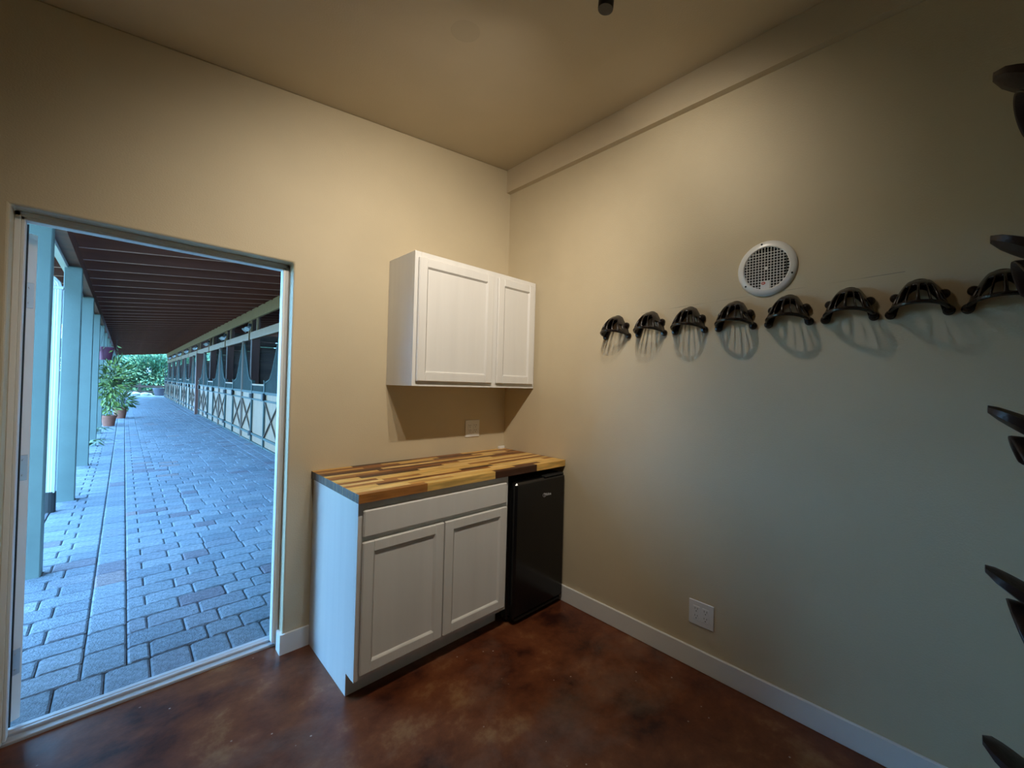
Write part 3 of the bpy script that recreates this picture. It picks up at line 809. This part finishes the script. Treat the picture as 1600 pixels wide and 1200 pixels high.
# interiors
def plank_wall(name, x0, x1, y0, y1, z0, z1):
    mb = MB(); z = z0
    while z < z1-.01:
        mb.box(x0, x1, y0, y1, z+.004, min(z+.19, z1)); z += .194
    return S(mb.build(name, M['inner']))
for k in range(NB+1):
    y = T0+PIT*k
    full = k in (4,) or k == 0
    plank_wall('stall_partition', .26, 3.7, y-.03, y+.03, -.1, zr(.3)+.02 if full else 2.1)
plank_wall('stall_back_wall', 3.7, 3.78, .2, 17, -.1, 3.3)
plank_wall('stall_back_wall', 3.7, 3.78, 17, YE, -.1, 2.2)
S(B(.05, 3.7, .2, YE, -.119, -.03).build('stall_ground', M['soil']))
# floodlights
fl = thing('floodlight', (0, 0, 0), '', 'floodlight', 'twin floodlights under the top beam')
B(-.03, .03, -.03, .03, -.06, 0, .004).build('mount', M['blackrub'], fl, loc=(0, 0, 0))
for s in (-1, 1):
    a_ = Vector((-.6, .5*s-.25, -.6)).normalized(); p_ = Vector((-.01, .06*s, -.08))
    h = MB().tube([p_, p_+a_*.03, p_+a_*.11, p_+a_*.13], [.025, .035, .055, .055], 14).build('lamp_head', M['flood'], fl, loc=(0, 0, 0), smooth=True)
for k in range(2, NB):
    o = fl if k == 2 else copy_tree(fl)
    o.location = (.02, T0+PIT*k-.16, 2.70)
    o['label'] = {2: 'nearest white twin floodlight under the cream top beam'}.get(k, '%s twin floodlight along the stall row, counted from the doorway' % ORD[k-2])

# ------------------------------------------------------------------ plants
def leaf_faces(bm, p, d, L_, W_, mi, r_):
    d = d.normalized(); s_ = d.cross(Vector((r_.uniform(-1, 1), r_.uniform(-1, 1), r_.uniform(-1, 1)))).normalized()
    n_ = s_.cross(d)
    a = p; b_ = p+d*L_*.45+s_*W_/2+n_*L_*.06; c = p+d*L_-n_*L_*.12; e = p+d*L_*.45-s_*W_/2+n_*L_*.06
    v = [bm.verts.new(q) for q in (a, b_, c, e)]
    f = bm.faces.new(v); f.material_index = mi
def foliage(name, parent, mats, n_, fn, L_, W_, seed, stuff=True):
    r_ = random.Random(seed); bm = bmesh.new()
    for _ in range(n_):
        p, d = fn(r_)
        leaf_faces(bm, p, d, L_*r_.uniform(.7, 1.3), W_*r_.uniform(.7, 1.3), r_.choices(range(3), (4, 3, 2))[0], r_)
    me = bpy.data.meshes.new(name); bm.to_mesh(me); bm.free()
    for m in mats: me.materials.append(m)
    o = bpy.data.objects.new(name, me); C.objects.link(o)
    if parent: o.parent = parent
    if stuff: o['kind'] = 'stuff'
    return o
def ell(c, r):
    def fn(q):
        while True:
            v = Vector((q.uniform(-1, 1), q.uniform(-1, 1), q.uniform(-1, 1)))
            if .25 < v.length < 1: break
        return Vector((c[0]+v.x*r[0], c[1]+v.y*r[1], c[2]+v.z*r[2])), v+Vector((0, 0, -.2))
    return fn
def pot(parent, m, r, h, z=0, x=0, y=0):
    MB().lathe([(0, z), (r*.72, z), (r*.96, z+h*.82), (r*1.05, z+h*.82), (r*1.05, z+h), (r*.9, z+h), (r*.85, z+h*.9), (0, z+h*.9)], 20, Matrix.Translation((x, y, 0))).build('pot', m, parent, loc=(0, 0, 0), smooth=True)
# purple hanging pot at the fourth post
t = thing('hanging_pot', (-2.27, 9.9, 1.70), 'small purple hanging pot on a porch post, trailing thin stems', 'hanging pot')
pot(t, M['purple'], .12, .26, 0); MB().tube([(-.08, 0, .22), (-.02, 0, .62), (-.14, 0, .80)], .003, 6).build('hanger', M['blackrub'], t, loc=(0, 0, 0))
foliage('leaves', t, M['leaf'], 70, lambda q: (Vector((q.gauss(.05, .1), q.gauss(0, .1), q.uniform(-.7, .35))), Vector((q.uniform(-1, 1), q.uniform(-1, 1), -.6))), .08, .03, 3)
# big trailing basket
t = thing('hanging_fern', (-2.24, 12.2, 1.2), 'large bushy green hanging plant trailing beside the porch posts', 'hanging plant')
foliage('leaves', t, M['leaf'], 330, ell((.02, 0, .0), (.20, .30, .58)), .13, .045, 5)
MB().tube([(0, 0, .1), (0, 0, 1.35)], .003, 6).build('hanger', M['blackrub'], t, loc=(0, 0, 0))
MB().lathe([(0, -.1), (.12, -.1), (.17, .1), (0, .1)], 16).build('basket', M['leaf'][2], t, loc=(0, 0, 0))
t = thing('hanging_fern', (-2.16, 14.6, 1.3), 'darker hanging plant with long arching leaves behind the bushy one', 'hanging plant')
foliage('leaves', t, [M['leaf'][2], M['leaf'][0], M['leaf'][2]], 260, ell((.06, 0, -.1), (.24, .3, .62)), .24, .04, 6)
MB().tube([(0, 0, .1), (0, 0, 1.2)], .003, 6).build('hanger', M['blackrub'], t, loc=(0, 0, 0))
MB().lathe([(0, -.15), (.12, -.15), (.18, .05), (0, .05)], 16).build('basket', M['leaf'][2], t, loc=(0, 0, 0))
t = thing('potted_plant', (-2.26, 14.2, G-.01), 'terracotta pot with a sparse plant on the paving beside the porch posts', 'potted plant')
pot(t, M['terra'], .15, .30); foliage('leaves', t, M['leaf'], 70, ell((0, 0, .5), (.15, .15, .25)), .12, .04, 8)
t = thing('potted_plant', (-2.06, 17.0, G-.01), 'terracotta pot with a dense dark leafy plant farther along the paving', 'potted plant')
pot(t, M['terra'], .17, .38); foliage('leaves', t, [M['leaf'][2], M['leaf'][0], M['leaf'][2]], 200, ell((0, 0, .58), (.30, .28, .26)), .16, .06, 9)
# spiky bromeliads in the planting strip
for i, (yy, lab) in enumerate(((8.5, 'spiky strap-leaved plant at the foot of the third porch post'), (11.0, 'second spiky strap-leaved plant, behind the fourth porch post'))):
    t = thing('spiky_plant', (-2.50, yy, -.06), lab, 'plant', 'spiky plants along the porch posts')
    r_ = random.Random(20+i)
    for k in range(11):
        a = r_.uniform(-2.2, 1.0); l = r_.uniform(.32, .5); d = Vector((math.cos(a), math.sin(a), 0))
        bm = MB(); pts_ = [(d*l*s + Vector((0, 0, .42*s*(1.3-s)*1.5+.02))) for s in (0, .25, .5, .75, 1)]
        bm.tube(pts_, [.012, .022, .020, .013, .002], 6, flat=.25); bm.build('strap_leaf', M['leaf'][2], t, loc=(0, 0, 0))

# ------------------------------------------------------------------ the far end: kerb, rocks, fence, hedge
S(B(-6, 6, YE, 39.4, -.12, -.02).build('gravel_strip', M['gravel']))
fe = thing('rail_fence', (-.8, 40.2, -.12), 'low brown rail fence across the far end of the aisle', 'fence')
for xx in (-6, -3.6, -1.2, 1.2, 3.6, 6): B(xx-.07, xx+.07, 40.13, 40.27, -.12, .82, .01).build('post', M['rail'], fe)
for zz in (.62, .22):
    B(-6, 6, 40.09, 40.13, zz-.08, zz+.08).build('rail', M['rail'], fe)
t = thing('planter_tub', (-.15, 38.9, -.02), 'round grey-purple planter tub at the far end of the aisle', 'planter')
pot(t, M['tub'], .42, .55); 
MB().lathe([(0, .50), (.34, .50), (.30, .54), (0, .55)], 16).build('soil', M['soil'], t, loc=(0, 0, 0))
r_ = random.Random(31)
for i, (xx, yy, s) in enumerate(((-2.3, 39.15, .38), (-1.5, 39.3, .27), (-.95, 39.15, .22), (-.72, 39.75, .16), (-3.1, 39.3, .28))):
    bm = bmesh.new(); bmesh.ops.create_icosphere(bm, subdivisions=2, radius=s)
    for v in bm.verts: v.co = Vector((v.co.x*1.2, v.co.y, v.co.z*.62))*(1+r_.uniform(-.09, .09))
    me = bpy.data.meshes.new('rock'); bm.to_mesh(me); bm.free(); me.materials.append(M['stone'])
    o = bpy.data.objects.new('rock', me); C.objects.link(o); o.location = (xx, yy, -.02+s*.4)
    tag(o, ['largest white rock at the far end of the aisle, on the left', 'white rock at the far end beside the largest one', 'white rock in the middle of the far end', 'smallest white rock beside the planter tub', 'leftmost white rock behind the porch posts'][i], 'rock', 'white rocks at the end of the aisle')
hs = [(-5.2, 44.5, 2.3, 2.0), (-2.6, 44.0, 1.7, 1.6), (-.6, 43.6, 1.9, 1.7), (1.6, 44.2, 2.1, 1.9), (4.3, 44.6, 2.4, 2.1), (7.2, 45.5, 2.6, 2.3)]
hn = ['far left hedge shrub beyond the rail fence, behind the porch posts', 'bright green hedge shrub beyond the fence, left part of the far view', 'bright green hedge shrub beyond the fence, middle of the far view', 'bright green hedge shrub beyond the fence, right part of the far view', 'hedge shrub beyond the end of the stall row', 'farthest right hedge shrub beyond the stall row']
for i, (xx, yy, rx, rz) in enumerate(hs):
    t = thing('hedge_shrub', (xx, yy, -.12), hn[i], 'shrub', 'hedge beyond the fence')
    foliage('leaves', t, M['hedge'], 5200, ell((0, 0, rz*.98), (rx, 1.1, rz)), .30, .19, 40+i)
    for q in (-.4, .3): MB().tube([(q*.3, 0, 0), (q, .1, rz)], [.06, .02], 6).build('stem', M['bark'], t, loc=(0, 0, 0))
for i, (xx, yy, h, cr) in enumerate(((-2.9, 50, 5.2, 2.2), (1.5, 53, 5.6, 2.4), (6.5, 52, 6.2, 2.8))):
    t = thing('tree', (xx, yy, -.12), ['tree with a pale trunk beyond the hedge, on the left', 'tree beyond the hedge, above the right part of the far view', 'tree beyond the far end of the stall row'][i], 'tree', 'trees beyond the hedge')
    MB().tube([(0, 0, 0), (.05, 0, h*.5), (.15, 0, h*.9)], [.22, .17, .06], 10).build('trunk', M['bark'], t, loc=(0, 0, 0))
    foliage('leaves', t, M['hedge'], 3600, ell((.1, 0, h*.78), (cr, cr*.6, cr*.95)), .34, .20, 60+i)
